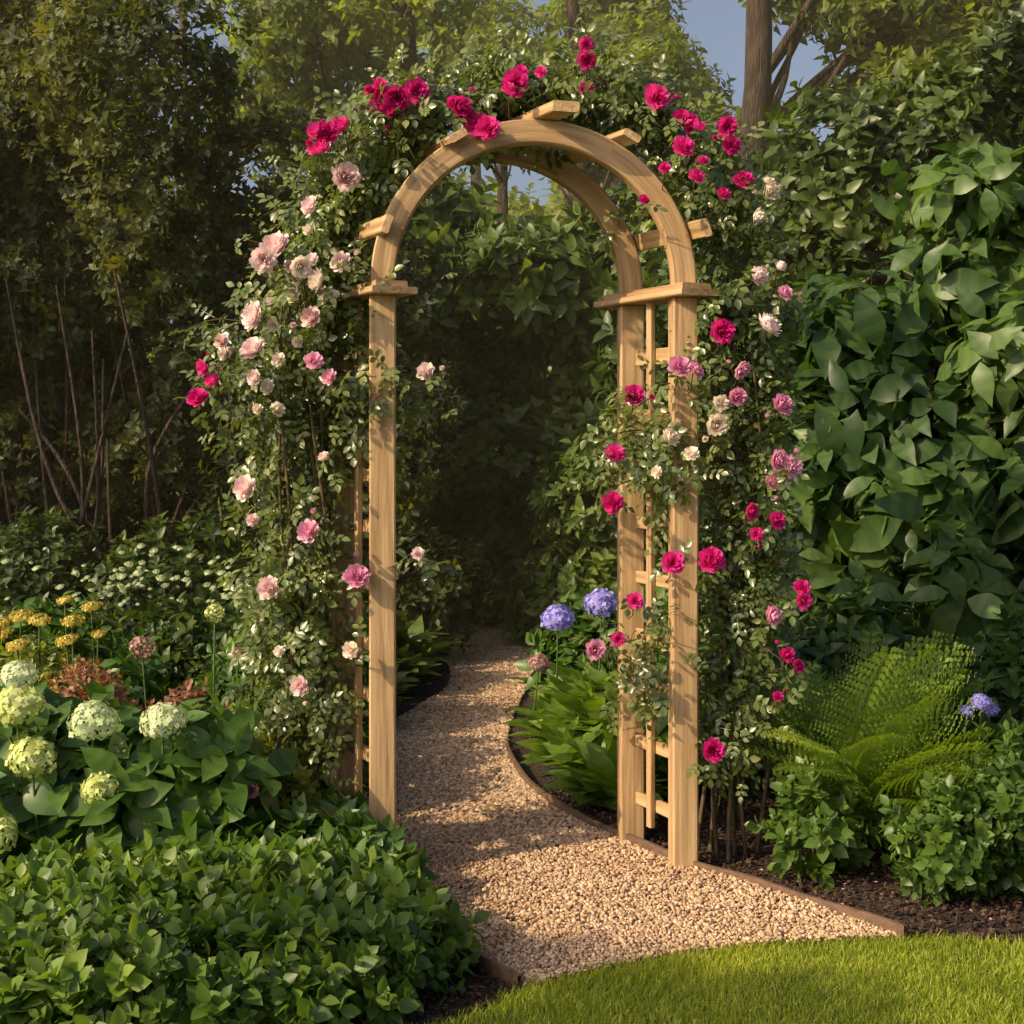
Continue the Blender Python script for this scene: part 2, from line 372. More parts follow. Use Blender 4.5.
# ------------------------------------------------------------------ garden arch (wood)
arch=bpy.data.objects.new('garden_arch',None); sc.collection.objects.link(arch)
def sweep(name, pts, A, B, w, h, ch=.006, goff=0.):
    pts=np.asarray(pts,float); n=len(pts); A=np.broadcast_to(A,(n,3)); B=np.broadcast_to(B,(n,3))
    a,b=w/2,h/2
    pr=[(a-ch,-b),(a,-b+ch),(a,b-ch),(a-ch,b),(-a+ch,b),(-a,b-ch),(-a,-b+ch),(-a+ch,-b)]
    V=np.stack([pts+A*x+B*y for x,y in pr],1).reshape(-1,3)
    s=np.concatenate([[0],np.cumsum(np.linalg.norm(np.diff(pts,axis=0),axis=1))])
    G=np.stack([np.stack([s+goff*3.1,np.full(n,x+goff),np.full(n,y+goff*2)],1) for x,y in pr],1).reshape(-1,3)
    l=[];c=[]
    for i in range(n-1):
        for k in range(8): l+=[i*8+k,i*8+(k+1)%8,(i+1)*8+(k+1)%8,(i+1)*8+k]; c.append(4)
    l+=list(range(7,-1,-1))+list(range((n-1)*8,n*8)); c+=[8,8]
    mb=MB(); mb.raw(V,l,c,0,.5,G); o=mb.build(name,[M_wood]); o.parent=arch; return o
FR=np.array([.566,4.70,0]);BR=np.array([.418,5.0,0]);FL=np.array([-.42,4.62,0]);BL=np.array([-.568,4.92,0])
Wd=nrm(FR-FL); Dd=nrm(BR-FR); Z=np.array([0,0,1.]); WN=np.array([-Wd[1],Wd[0],0])
CAP=1.885
gi=[0]
def goff(): gi[0]+=1; return gi[0]*1.37
for nm,p in (('post_front_right',FR),('post_back_right',BR),('post_front_left',FL),('post_back_left',BL)):
    sweep(nm,[p+Z*-.05,p+Z*1.0,p+Z*(CAP-.001)],Wd,WN,.086,.086,.006,goff())
DdN=np.array([-Dd[1],Dd[0],0])
for nm,a,b in (('cap_right',FR,BR),('cap_left',FL,BL)):
    sweep(nm,[a-Dd*.11+Z*(CAP+.012),b+Dd*.13+Z*(CAP+.012)],DdN,Z,.155,.022,.004,goff())
    sweep(nm+'_moulding',[a-Dd*.08+Z*(CAP+.034),b+Dd*.10+Z*(CAP+.034)],DdN,Z,.11,.021,.004,goff())
z0=CAP+.045
def arc(nm,a,b,wid=.078,thick=.065):
    c=(a+b)/2+Z*z0; R=np.linalg.norm(b-a)/2
    th=np.linspace(0,math.pi,49)
    rad=np.stack([Wd*math.cos(t)+Z*math.sin(t) for t in th]); 
    pts=c+rad*R
    for k,(i0,i1) in enumerate(((0,17),(17,33),(33,49))):
        sweep(nm+'_segment_%d'%(k+1),pts[max(i0-1,0):i1],rad[max(i0-1,0):i1],WN,wid,thick-.001*(k==1),.005,goff())
    return c,R
cF,RF=arc('arch_front',FL,FR); cB,RB=arc('arch_back',BL,BR)
for k,deg in enumerate((19,60,87,122,161)):
    t=math.radians(deg); rd=Wd*math.cos(t)+Z*math.sin(t); tn=-Wd*math.sin(t)+Z*math.cos(t)
    big=(k==2); th_=.034 if big else .024
    off=rd*(RF+.0385+th_/2)
    sweep('rafter_%d'%(k+1),[cF+off-Dd*(.16 if big else .10),cB+off+Dd*.12],tn,rd,.085 if big else .06,th_,.004,goff())
for side,(a,b) in (('right',(FR,BR)),('left',(FL,BL))):
    L0=a+Dd*.05; L1=b-Dd*.05
    for i,z in enumerate((.17,.37,.57,.74,.94,1.13,1.30,1.50,1.70)):
        sweep('rung_%s_%d'%(side,i+1),[L0+Z*z,L1+Z*z],DdN,Z,.022,.042 if i!=8 else .055,.003,goff())
    m=(a+b)/2
    sweep('slat_%s'%side,[m+Z*.10+DdN*.0225,m+Z*(CAP-.002)+DdN*.0225],DdN,Dd,.02,.03,.003,goff())

# ------------------------------------------------------------------ climbing roses
S_=1/302.
def el(u,v,y=4.6): return np.array([(u-512)*S_, y, 1.45-(v-430)*S_])   # arch elevation drawing, 302 units = 1 m
def one_shoot(mb,p,d,L,o,ls,dens=.026,droop=.13,r0=.0025):
    k=6; pts=[p]
    for i in range(k):
        d=nrm(d+np.array([0,0,-droop])+rng.normal(size=3)*.1); pts.append(pts[-1]+d*L/k)
    pts=np.array(pts); mb.tube(pts,np.linspace(r0,.001,k+1),1,4)
    m=int(L/dens); tt=np.linspace(.12,1,m); 
    Q=np.stack([np.interp(tt*k,np.arange(k+1),pts[:,j]) for j in range(3)],1)
    sd=nrm(np.cross(d,rng.normal(size=3))); sg=np.where(np.arange(m)%2,1,-1)[:,None]
    D=sd*sg*.8+d*.5+rng.normal(size=(m,3))*.35+[0,-.05,-.15]
    Nn=rng.normal(size=(m,3))*.45+np.array([-.45,-.5,.6])+o*.3
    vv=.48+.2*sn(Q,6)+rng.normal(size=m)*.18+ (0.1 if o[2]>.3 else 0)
    multi(mb,cmp_t,Q,D,Nn,ls*rng.uniform(.75,1.25,m),vv); return pts
def shoots(mb, blobs, per, ls=.070, yy=4.86):
    for b in blobs:
        u,v,r,wt=b[:4]; yc=b[4] if len(b)>4 else yy
        c=el(512+(u-512)*yc/4.7,430+(v-430)*yc/4.7,yc); r=r*S_
        for _ in range(int(per*wt)):
            o=nrm(rng.normal(size=3)); 
            if o[1]>.2 and rng.random()<.5: o[1]*=-1
            p=c+o*np.array([r,r*.85,r])*rng.uniform(.2,.78)
            L=rng.uniform(.08,.18)*(1.4 if rng.random()<.15 else 1)
            one_shoot(mb,p,nrm(o*.9+rng.normal(size=3)*.45+[0,0,.25]),L,o,ls)
def trailers(mb, lst):
    for (u,v,dx,dz,L) in lst:
        p=el(u,v,4.72+rng.uniform(-.08,.12)); o=nrm(np.array([dx,-.25+rng.uniform(-.2,.2),dz]))
        one_shoot(mb,p,o,L,o,.060,.038,.11,.003)
def put_roses(mb, table):
    for (u,v,s,col) in table:
        p=el(u,v,0); p[1]=4.53+rng.uniform(-.04,.05)
        if u<380 and v>150: p[1]-=.03
        if v<135: p[1]+=.08
        ax=nrm(np.array([ (u-540)*.002, -1.0, .35])+rng.normal(size=3)*.4)
        R=basis(nrm(np.cross(ax,rng.normal(size=3)))[None],ax[None])
        t=roses[rng.integers(0,5)]
        mb.inst(t,p[None],R,[s*S_*.66],[.5+rng.uniform(-.18,.16)],col)
        q=p-ax*.02; mb.tube([q,q+np.array([0,.06,-.05]),q+np.array([0,.20,-.08])],[.002,.002,.0025],1,4)
        for _ in range(3):
            mb.inst(cmp_t[0],(q+np.array([0,.03,-.01])+rng.normal(size=3)*.02)[None],basis((rng.normal(size=3)+[0,.3,-.3])[None],np.array([[0,-.6,.8]])),[.07],[.5])
        if rng.random()<.4:
            bp=p+nrm(rng.normal(size=3)*[1,.3,1])*s*S_*.9; mb.inst(roses[3],bp[None],basis(np.array([[1,0,.2]]),(nrm(bp-p)+[0,-.2,.5])[None]),[s*S_*.22],[.3],col); mb.tube([bp,q+np.array([0,.05,-.04])],[.0015,.002],1,4)
pale,mag,pnk,crm=2,3,4,5
mb=MB()
for i in range(9):
    x0=-.68+rng.uniform(-.09,.08); y0=4.80+rng.uniform(-.12,.12); zz=np.linspace(0,1.9,14)
    ph=rng.uniform(0,6); pts=np.stack([x0*.3+(-.63+rng.uniform(-.08,.04))*.7+(x0+.6)*(1-zz/2)+.05*np.sin(zz*3+ph), y0+.05*np.cos(zz*2.5+ph), zz],1)
    mb.tube(pts,np.linspace(.008,.004,14),1,6)
for i in range(3):
    th=np.linspace(math.pi,math.pi*.45,16); rr=RF+.08+rng.uniform(0,.06)
    cc=(cF+cB)/2; pts=cc+np.outer(np.cos(th),Wd)*rr+np.outer(np.sin(th),Z)*rr+np.array([0,rng.uniform(-.05,.12),0]); mb.tube(pts,np.linspace(.007,.004,16),1,6)
LB=[(322,785,10,.25),(303,735,22,.55,4.8),(295,680,28,.9,4.8),(295,625,31,1.0,4.8),(295,565,34,1.1,4.8),(295,505,36,1.1,4.8),(299,445,40,1.25),(302,385,50,1.4),(311,325,50,1.5),(326,270,44,1.3),
    (338,222,39,1.1),(358,178,34,1.1),(390,140,27,1.0),(430,112,21,.9),(470,94,18,.8),(505,86,16,.6),(385,390,18,.35,4.7),(403,395,12,.1,4.65),(252,400,14,.22),(250,340,14,.22),(362,330,14,.2,4.7),(395,125,20,.4,4.68),
    (415,470,12,.05),(418,570,12,.05),(345,420,14,.15,4.75)]
shoots(mb,LB,39)
trailers(mb,[(300,260,-.8,.5,.22),(290,330,-1,.25,.32),(280,350,-1,.05,.34),(280,385,-1,.0,.34),(285,400,-1,-.1,.3),(285,470,-.9,.2,.2),(285,580,-.8,.1,.16),(395,380,.9,.35,.18),(398,400,1,.1,.16),(392,560,.8,.3,.16),
   (330,190,-.6,.7,.2),(350,150,-.5,.9,.2),(400,110,-.2,1,.2),(470,85,.1,1,.24),(490,80,.2,1,.2),(440,95,-.2,1,.18)])
LR=[(282,252,31,pale),(276,268,23,pale),(353,187,26,pale),(316,213,18,pale),(346,267,20,pale),(312,275,20,crm),(326,287,24,crm),(262,320,25,pale),(262,350,24,pale),(317,321,20,pale),
 (322,363,17,pnk),(336,379,15,pnk),(265,380,16,pale),(276,388,15,crm),(428,373,19,pale),(254,485,23,pale),(317,526,21,pnk),(277,582,24,pale),(362,570,23,pnk),(307,677,19,pale),
 (357,640,15,crm),(422,548,12,pale),(236,345,14,pale),(289,410,14,crm),(266,515,13,pale),(330,300,16,crm),(234,356,14,crm),(300,300,14,crm),(288,362,13,crm),(290,640,10,crm),(330,455,11,pale),(305,345,13,crm),(270,410,12,crm),(318,240,12,crm),
 (328,160,22,mag),(345,133,22,mag),(335,145,22,mag),(324,144,20,mag),(340,128,18,mag),(385,98,24,mag),(400,108,24,mag),(420,100,22,mag),(380,112,22,mag),(408,98,20,mag),(393,118,18,mag),(382,90,15,mag),
 (463,115,22,mag),(478,132,26,mag),(488,136,22,mag),(468,124,22,mag),(456,112,15,mag),(213,370,16,mag),(222,382,15,mag),(210,398,19,mag),(373,98,13,mag),(298,272,14,pale),(306,286,13,crm),(282,330,11,crm),(340,300,13,crm),(318,265,13,pale)]
put_roses(mb,LR)
mb.build('climbing_rose',[L_rose,M_cane,F_pale,F_mag,F_pink,F_cream],True)
mb=MB()
for i in range(8):
    zz=np.linspace(0,1.9,14); ph=rng.uniform(0,6); x0=.70+rng.uniform(-.04,.12)
    pts=np.stack([x0+.05*np.sin(zz*3+ph)+.02*zz, 4.82+rng.uniform(-.1,.1)+.05*np.cos(zz*2.5+ph), zz],1); mb.tube(pts,np.linspace(.008,.004,14),1,6)
for i in range(3):
    th=np.linspace(0,math.pi*.55,16); rr=RF+.08+rng.uniform(0,.06)
    cc=(cF+cB)/2; pts=cc+np.outer(np.cos(th),Wd)*rr+np.outer(np.sin(th),Z)*rr+np.array([0,rng.uniform(-.05,.12),0]); mb.tube(pts,np.linspace(.007,.004,16),1,6)
RB_=[(535,87,16,.6),(572,85,16,.6),(612,97,18,.7),(652,117,21,.8),(688,150,24,.9),(715,190,25,.8),(732,232,26,.8),(735,290,29,.9),(740,345,31,1),(742,400,31,1),(744,450,31,1),(744,500,31,1),
     (740,550,31,1),(738,600,29,1),(732,650,26,.8),(726,700,20,.7),(722,745,16,.4),(640,435,21,.42,4.75),(655,465,19,.35,4.72),(637,655,16,.25,4.75),(625,690,13,.18,4.8),(668,395,12,.12,4.7),(612,405,12,.12,4.8),(625,190,16,.15,4.95),(590,120,14,.2,4.95),(712,300,14,.2,4.72)]
shoots(mb,RB_,36)
trailers(mb,[(760,300,.9,.3,.14),(770,400,.9,.2,.14),(765,470,.9,.1,.16),(765,560,.9,.1,.18),(760,600,.9,-.1,.18),(740,640,.9,-.1,.16),(640,430,-1,.2,.16),(640,450,-1,.0,.16),(630,480,-.9,-.1,.14),(640,640,-1,.2,.18),(585,90,0,1,.22),(600,90,.3,1,.18),(650,105,.3,1,.18),(690,140,.6,.8,.18),(560,85,-.1,1,.16),(730,190,.9,.4,.16)])
RR=[(515,90,24,mag),(520,77,15,mag),(585,68,20,mag),(585,52,15,mag),(585,92,15,mag),(655,103,24,mag),(686,128,24,mag),(676,158,20,mag),(718,140,18,mag),(724,155,16,mag),(737,186,20,mag),(690,185,15,mag),
 (716,202,13,mag),(714,335,25,mag),(629,396,19,mag),(612,452,19,mag),(609,500,22,mag),(702,554,30,mag),(668,558,21,mag),(742,508,15,mag),(766,516,17,mag),(748,530,13,mag),(790,580,15,mag),(795,595,16,mag),
 (630,593,15,mag),(708,741,21,mag),(775,644,17,mag),(788,657,13,mag),(767,685,10,mag),(640,207,11,mag),(697,168,13,mag),(540,80,11,mag),(660,175,11,mag),(650,92,12,mag),(678,122,16,mag),(694,134,16,mag),(508,98,15,mag),
 (763,608,20,pnk),(775,405,21,pnk),(735,372,18,pnk),(730,398,21,pnk),(769,460,21,pnk),(781,465,21,pnk),(765,480,17,pnk),(776,297,16,pnk),(772,272,14,pale),(592,640,19,pnk),(615,632,13,mag),(673,368,21,pnk),
 (760,328,26,pale),(711,425,22,crm),(713,404,17,crm),(666,436,19,crm),(685,452,15,crm),(751,281,22,pale),(763,200,19,crm),(751,222,18,crm),(758,192,13,crm),(650,470,11,crm),(690,372,15,pnk)]
put_roses(mb,RR)
mb.build('climbing_rose.001',[L_rose,M_cane,F_pale,F_mag,F_pink,F_cream],True)

# ------------------------------------------------------------------ bed plants
def heads(mb, lst, tpls, mat, stem=1, base=None):
    for (x,y,z,r) in lst:
        ax=nrm(np.array([rng.uniform(-.2,.2),-.35,1]))
        mb.inst(tpls[rng.integers(0,len(tpls))],[[x,y,z]],basis(nrm(np.cross(ax,rng.normal(size=3)))[None],ax[None]),[r],[.5+rng.uniform(-.1,.1)],mat)
        bx,by=(x+rng.uniform(-.05,.05),y+.08) if base is None else base
        mb.tube([(x,y,z-r*.2),((x*.7+bx*.3),(y*.7+by*.3),z*.6),(bx,by,0)],[.004,.004,.006],stem,5)
mb=MB()
blob_cloud(mb,[((-1.45,4.55,.22),(.36,.28,.30)),((-1.12,4.5,.22),(.26,.24,.28)),((-1.75,4.6,.25),(.3,.3,.32)),((-.92,4.45,.25),(.16,.15,.2))],440,sprW,.165,0,.45,.2,jit=.45,up=.6,hole=0)
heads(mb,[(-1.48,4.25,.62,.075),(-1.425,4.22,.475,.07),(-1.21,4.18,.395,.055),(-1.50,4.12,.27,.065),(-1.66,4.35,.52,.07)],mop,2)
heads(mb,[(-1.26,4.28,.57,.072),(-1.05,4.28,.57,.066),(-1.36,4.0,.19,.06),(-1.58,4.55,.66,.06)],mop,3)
mb.build('hydrangea_bush',[L_hyd,M_stem,F_lime,F_white],True)
def carpet(name,poly,h,n,tpls,size,mat,vb=.45,edge=.15,layers=.45,ph=0.,zb=0.,nf=3.,amp=.3):
    mb=MB(); po=np.array(poly); lo=po.min(0); hi=po.max(0)
    P=np.stack([rng.uniform(lo[0],hi[0],n),rng.uniform(lo[1],hi[1],n),np.zeros(n)],1); P=P[in_poly(P,poly)]; n=len(P)
    e=np.clip(edge_dist(P,poly)/edge,0,1); hh=h*np.sqrt(1-(1-e)**2)*(1+amp*sn(P,5,ph)+.14*sn(P,17,ph)); 
    P[:,2]=zb+hh*(layers+(1-layers)*rng.random(n)**.6)
    c=po.mean(0); o=np.zeros((n,3)); o[:,:2]=(P[:,:2]-c); o=nrm(o)*(1-e)[:,None]
    D=o*1.1+np.array([0,-.12,.9])+rng.normal(size=(n,3))*.5
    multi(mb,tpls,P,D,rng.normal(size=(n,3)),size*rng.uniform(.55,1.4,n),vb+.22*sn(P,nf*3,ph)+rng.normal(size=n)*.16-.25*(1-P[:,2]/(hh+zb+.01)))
    return mb.build(name,[mat],True)
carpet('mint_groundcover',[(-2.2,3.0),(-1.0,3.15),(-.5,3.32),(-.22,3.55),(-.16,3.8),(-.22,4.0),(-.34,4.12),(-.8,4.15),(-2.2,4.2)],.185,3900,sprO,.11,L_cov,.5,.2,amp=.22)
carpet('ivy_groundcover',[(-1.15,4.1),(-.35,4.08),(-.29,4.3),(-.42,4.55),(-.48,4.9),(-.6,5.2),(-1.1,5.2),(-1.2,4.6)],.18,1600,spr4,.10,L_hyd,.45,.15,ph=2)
mb=MB(); blob_cloud(mb,[((-.85,4.75,.22),(.2,.2,.2)),((-.98,4.9,.22),(.18,.2,.22))],420,sprO,.07,0,.55,.2); mb.build('golden_shrub',[L_lime],True)
mb=MB(); mb.inst(roses[0],[[-.80,4.35,.35]],basis(np.array([[1,0,.1]]),np.array([[0,-.8,.5]])),[.032],[.5],1); mb.tube([(-.8,4.35,.33),(-.79,4.42,.15),(-.78,4.46,0)],[.002,.002,.003],2,4); mb.build('pink_flower',[L_rose,F_pink,M_stem],True)
mb=MB()
heads(mb,[(-1.90,5.5,.73,.045),(-1.81,5.45,.72,.045),(-1.70,5.5,.71,.045),(-1.64,5.55,.76,.04),(-1.86,5.35,.64,.045),(-1.69,5.4,.65,.045),(-1.98,5.5,.70,.05),(-1.76,5.6,.78,.035),(-2.02,5.6,.64,.05),(-1.60,5.5,.66,.03)],[umbel],2)
blob_cloud(mb,[((-1.85,5.55,.3),(.3,.2,.3))],260,spr3,.08,0,.5,.2)
mb.build('yarrow',[L_lime,M_stem,F_yel],True)
mb=MB(); blob_cloud(mb,[((-1.52,5.1,.36),(.2,.2,.24)),((-1.16,5.0,.30),(.16,.15,.2))],460,sprO,.06,0,.5,.3,nf=8)
blob_cloud(mb,[((-1.5,5.1,.2),(.35,.2,.22))],160,spr3,.09,1,.5,.2); mb.build('spirea_shrub',[L_red,L_lime],True)
mb=MB(); heads(mb,[(-1.17,5.6,.73,.038)],[ballf],2,base=(-1.18,5.6)); heads(mb,[(-1.43,5.5,.61,.045),(-1.10,5.7,.55,.03)],[ballf],3)
blob_cloud(mb,[((-1.2,5.7,.12),(.25,.2,.16))],80,spr3,.12,0,.4,.1); mb.build('allium',[L_mid,M_stem,F_lime,F_rust],True)
mb=MB(); bl=[((-1.9,8.0,.4),(.6,.4,.48)),((-1.2,7.8,.3),(.5,.4,.42)),((-2.7,8.0,.4),(.5,.4,.5)),((-1.5,6.9,.22),(.8,.4,.36)),((-2.3,6.6,.25),(.5,.4,.4))]
blob_cloud(mb,bl,2400,spr3,.13,0,.4,.3)
for _ in range(120):
    mb.inst(umbel,[[-1.8+rng.normal()*.38,7.5+rng.uniform(-.1,.1),.64+rng.normal()*.11]],bas1((1,rng.normal()*.4,rng.normal()*.4),(0,-.5,1))[None],[rng.uniform(.012,.026)],[.5],1)
mb.build('white_flowering_shrub',[L_mid,F_white],True)
mb=MB(); blob_cloud(mb,[((-1.0,6.1,.2),(.35,.5,.33)),((-.98,6.9,.25),(.28,.5,.36)),((-.85,5.5,.18),(.22,.3,.3)),((-2.0,6.1,.2),(.5,.3,.42))],1500,spr3,.13,0,.4,.25); mb.build('border_shrub',[L_hyd],True)
leafR=leaf(7,.30,.2,.62,.85,.008,.06)
def rosette(mb,c,n,L,mat=0,tilt=(.2,1.0),vb=.5):
    ph=rng.uniform(0,6.28,n); a=rng.uniform(tilt[0],tilt[1],n)
    D=np.stack([np.sin(a)*np.cos(ph),np.sin(a)*np.sin(ph),np.cos(a)],1); Nn=np.array([0,0,1.])+rng.normal(size=(n,3))*.4-np.stack([np.cos(ph),np.sin(ph),0*ph],1)*.3
    P=np.array(c)+D*rng.uniform(.02,.16,n)[:,None]*(L/.22); 
    mb.inst(leafR,P,basis(D,Nn),L*rng.uniform(.55,1.15,n),vb+rng.normal(size=n)*.18,mat)
mb=MB()
for c in [(.44,5.45,.02),(.34,5.6,.04),(.27,5.75,.03),(.47,5.7,.12),(.21,6.0,.02),(.33,5.95,.14),(.5,5.95,.16),(.2,6.3,.03),(.3,6.3,.15),(.18,6.65,.03),(.3,6.7,.12),(.44,6.3,.2),(.62,5.6,.05),(.40,5.35,.0),(.6,6.0,.15),(.36,5.45,0),(.25,6.15,.1),(.22,7.1,.1),(.3,7.6,.1)]:
    rosette(mb,c,36,.165,vb=.5)
mb.build('hosta_clump',[L_host],True)
mb=MB()
for c in [(-.74,6.9,.02),(-.76,7.3,.05),(-.62,7.75,.05),(-.56,8.3,.03),(-.68,8.0,.15),(-.60,8.7,.05),(-.78,8.6,.15),(-.88,7.6,.15),(-.82,6.4,.05),(-.9,9.0,.05),(-1,8.4,.2)]:
    rosette(mb,c,42,.19,vb=.5)
mb.build('hosta_clump.001',[L_lau],True)
mb=MB(); blob_cloud(mb,[((.50,7.0,.3),(.36,.3,.32)),((.9,6.9,.3),(.4,.3,.34)),((.4,7.5,.2),(.2,.3,.25))],700,spr4,.15,0,.45,.2)
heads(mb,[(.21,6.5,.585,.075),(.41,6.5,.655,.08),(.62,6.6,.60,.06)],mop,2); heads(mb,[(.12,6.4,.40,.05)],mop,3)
mb.build('blue_hydrangea',[L_hyd,M_stem,F_blue,F_rust],True)
def frond(sd=0):
    r=np.random.default_rng(sd); ps=[]; n=24; lf=leaf(2,.36,.1,.1)
    for i in range(n):
        t=(i+1)/(n+1); ln=(.23*math.sin(math.pi*t**.75)**.8+.02)*r.uniform(.9,1.05); y=t; z=.30*t-.62*t*t
        for s in (-1,1):
            d0=nrm(np.array([s*.93,.42+r.uniform(-.06,.06),-.12+r.uniform(-.12,.08)])); m=max(4,int(ln*42))
            for j in range(m):
                q=(j+.5)/m; base=np.array([0,y,z])+d0*ln*q+np.array([0,0,-.06*q*q])
                for s2 in (-1,1):
                    dd=np.array([s*.5,s2*1.0,-.08+r.uniform(-.1,.1)]); ps.append((lf,bas1(dd,(0,.1,1)),base,.031*(1-.75*q)+.006,.1*(1-q)))
    t=np.linspace(0,1,12); v=[];l=[]
    for k,x in enumerate(t): v+=[(-.006*(1-x)-.001,x,.30*x-.62*x*x),(.006*(1-x)+.001,x,.30*x-.62*x*x)]
    for k in range(11): l+=[2*k,2*k+1,2*k+3,2*k+2]
    ps.append((T(v,l,[4]*11),np.eye(3),(0,0,0),1,.1)); return merge(ps)
frs=[frond(1),frond(2)]
def fern(name,c,n,L,amin=.10,amax=.80):
    mb=MB(); ph=np.arange(n)*2.4+rng.uniform(-.3,.3,n); a=rng.uniform(amin,amax,n)
    D=np.stack([np.sin(a)*np.cos(ph),np.sin(a)*np.sin(ph),np.cos(a)],1); Nn=np.array([0,0,1.])-np.stack([np.cos(ph),np.sin(ph),0*ph],1)*.8+rng.normal(size=(n,3))*.25
    multi(mb,frs,np.array(c)+rng.normal(size=(n,3))*[.03,.03,0],D,Nn,L*rng.uniform(.6,1.1,n),.5+rng.normal(size=n)*.18); return mb.build(name,[L_fern])
fern('fern',(1.18,4.9,.05),46,.74)
fern('fern.001',(1.48,5.25,.0),16,.52,.3,.9)
mb=MB(); blob_cloud(mb,[((.98,4.62,.15),(.13,.12,.14)),((1.08,4.7,.11),(.1,.1,.11))],75,sprO,.11,0,.35,.2,bumpy=.1); mb.tube([(.98,4.62,.2),(.98,4.62,0)],.006,1); mb.build('small_shrub',[L_cov,M_cane],True)
mb=MB(); blob_cloud(mb,[((1.36,4.45,.15),(.15,.17,.16)),((1.58,4.5,.20),(.2,.2,.22)),((1.85,4.5,.22),(.24,.2,.24))],640,sprO,.10,0,.38,.25,bumpy=.15); mb.build('small_shrub.001',[L_cov],True)
mb=MB(); blob_cloud(mb,[((1.75,5.6,.25),(.35,.3,.32)),((2.1,5.5,.3),(.4,.3,.4)),((.95,5.9,.25),(.4,.3,.36)),((1.4,6.0,.3),(.4,.3,.4)),((2.4,5.0,.3),(.4,.4,.45))],1300,spr4,.13,0,.4,.25)
heads(mb,[(1.60,4.85,.52,.035),(1.64,4.88,.49,.03),(1.55,4.85,.49,.025)],mop,2)
mb.build('aster_shrub',[L_big,M_stem,F_blue],True)

def stems(mb,c,tops,r=.02,mat=1):
    for t in tops:
        c2=np.array(c)+rng.normal(size=3)*[.12,.12,0]; t=np.array(t); m=(c2+t)/2+rng.normal(size=3)*.12
        pts=smooth_poly([c2,m,t],6); mb.tube(pts,np.linspace(r,r*.35,len(pts)),mat,6)
mb=MB()
bl=[((2.0,6.7,1.2),(.5,.4,.45)),((1.75,6.9,1.9),(.42,.35,.28)),((2.6,6.6,1.4),(.45,.45,.45)),((2.35,6.9,2.2),(.45,.35,.26)),((1.35,7.0,.8),(.4,.4,.55)),((1.5,6.9,1.35),(.33,.35,.28)),((2.9,6.8,2.05),(.4,.4,.38)),((2.1,6.3,.6),(.6,.4,.4)),((1.3,7.3,1.9),(.33,.35,.28)),((2.15,6.8,2.55),(.4,.3,.12)),((2.7,6.6,2.62),(.35,.3,.12)),((1.8,6.4,1.05),(.3,.22,.16)),((2.3,6.25,1.75),(.38,.28,.14)),((1.9,6.5,1.6),(.3,.2,.12)),((2.5,6.2,1.1),(.35,.25,.16))]
blob_cloud(mb,bl,760,sprB,.235,0,.45,.42,jit=.5,up=.5,bumpy=.4,hole=.5,shell=.5)
stems(mb,(2,6.9,0),[b[0] for b in bl],.025)
mb.build('broadleaf_shrub',[L_big,M_bark],True)

# ------------------------------------------------------------------ woodland behind
mb=MB()
bl=[((x+rng.uniform(-.3,.3),10.9+rng.uniform(-.5,.8),z+rng.uniform(-.2,.2)),(rng.uniform(.5,.8),.6,rng.uniform(.4,.65))) for x in np.arange(-1.0,4.4,.8) for z in (.4,1.2,2.0,2.7)]
blob_cloud(mb,bl,7500,spr4,.2,0,.5,.42,jit=.6,hole=.35)
mb.build('laurel_hedge',[L_lau],True)
mb=MB()
bl=[((x,9.5,z),(rng.uniform(.4,.6),.45,rng.uniform(.35,.5))) for x,z in ((.6,.35),(.95,.5),(1.4,.5),(.5,.25),(1.1,1.2),(1.6,1.4),(2.0,.6),(2.2,1.6),(.75,1.0))]
blob_cloud(mb,bl,2400,spr3,.17,0,.5,.35); mb.build('viburnum_shrub',[L_lau],True)
mb=MB()
bl=[((x+rng.uniform(-.3,.3),8.6+rng.uniform(-.3,.5),z+rng.uniform(-.2,.2)),(rng.uniform(.45,.7),.5,rng.uniform(.4,.6))) for x in np.arange(1.4,4.2,.7) for z in (1.0,1.8,2.5,3.1) if not (z>3 and x<1.8)]
bl+= [((3.3,8.4,3.6),(.5,.5,.4)),((3.7,8.4,4.0),(.5,.5,.5))]
blob_cloud(mb,bl,5400,spr3,.19,0,.45,.42,hole=.4); stems(mb,(2.8,9,0),[b[0] for b in bl[::3]],.04); mb.build('elder_shrub',[L_mid,M_bark],True)
mb=MB()
bl=[((x+rng.uniform(-.25,.25),9.0+rng.uniform(-.5,.6),z+rng.uniform(-.2,.2)),(rng.uniform(.4,.65),.5,rng.uniform(.35,.55))) for x in np.arange(-4.6,-.9,.62) for z in (1.65,2.3,3.0,3.6) if not (z>3.5 and x>-2.0)]
bl+=[((x,9.2,z),(.45,.45,.4)) for x,z in ((-.8,1.65),(-.85,2.3))]
bl+=[((x,10.2,z),(.7,.5,.6)) for x in np.arange(-5,-.9,.9) for z in (.5,1.3)]
bl+=[((x,10.2,4.1),(.7,.5,.6)) for x in np.arange(-5,-2.8,.9)]
bl+=[((x,8.9,z),(.4,.4,.35)) for x,z in ((-1.2,.7),(-.9,1.2),(-1.5,1.2),(-3.5,1.0),(-3.0,.3),(-.6,.5),(-2.3,1.3),(-3.1,1.3))]
blob_cloud(mb,bl,19500,spr2,.13,0,.45,.42,jit=.8,hole=.45,bumpy=.4,nf=2.2)
for x in (-2.9,-2.5,-2.15,-3.4,-1.8):
    tops=[(x+rng.normal()*.5,8.7+rng.normal()*.3,rng.uniform(1.2,2.4)) for _ in range(6)]; stems(mb,(x,8.6,0),tops,.022)
mb.build('privet_thicket',[L_fine,M_bark],True)

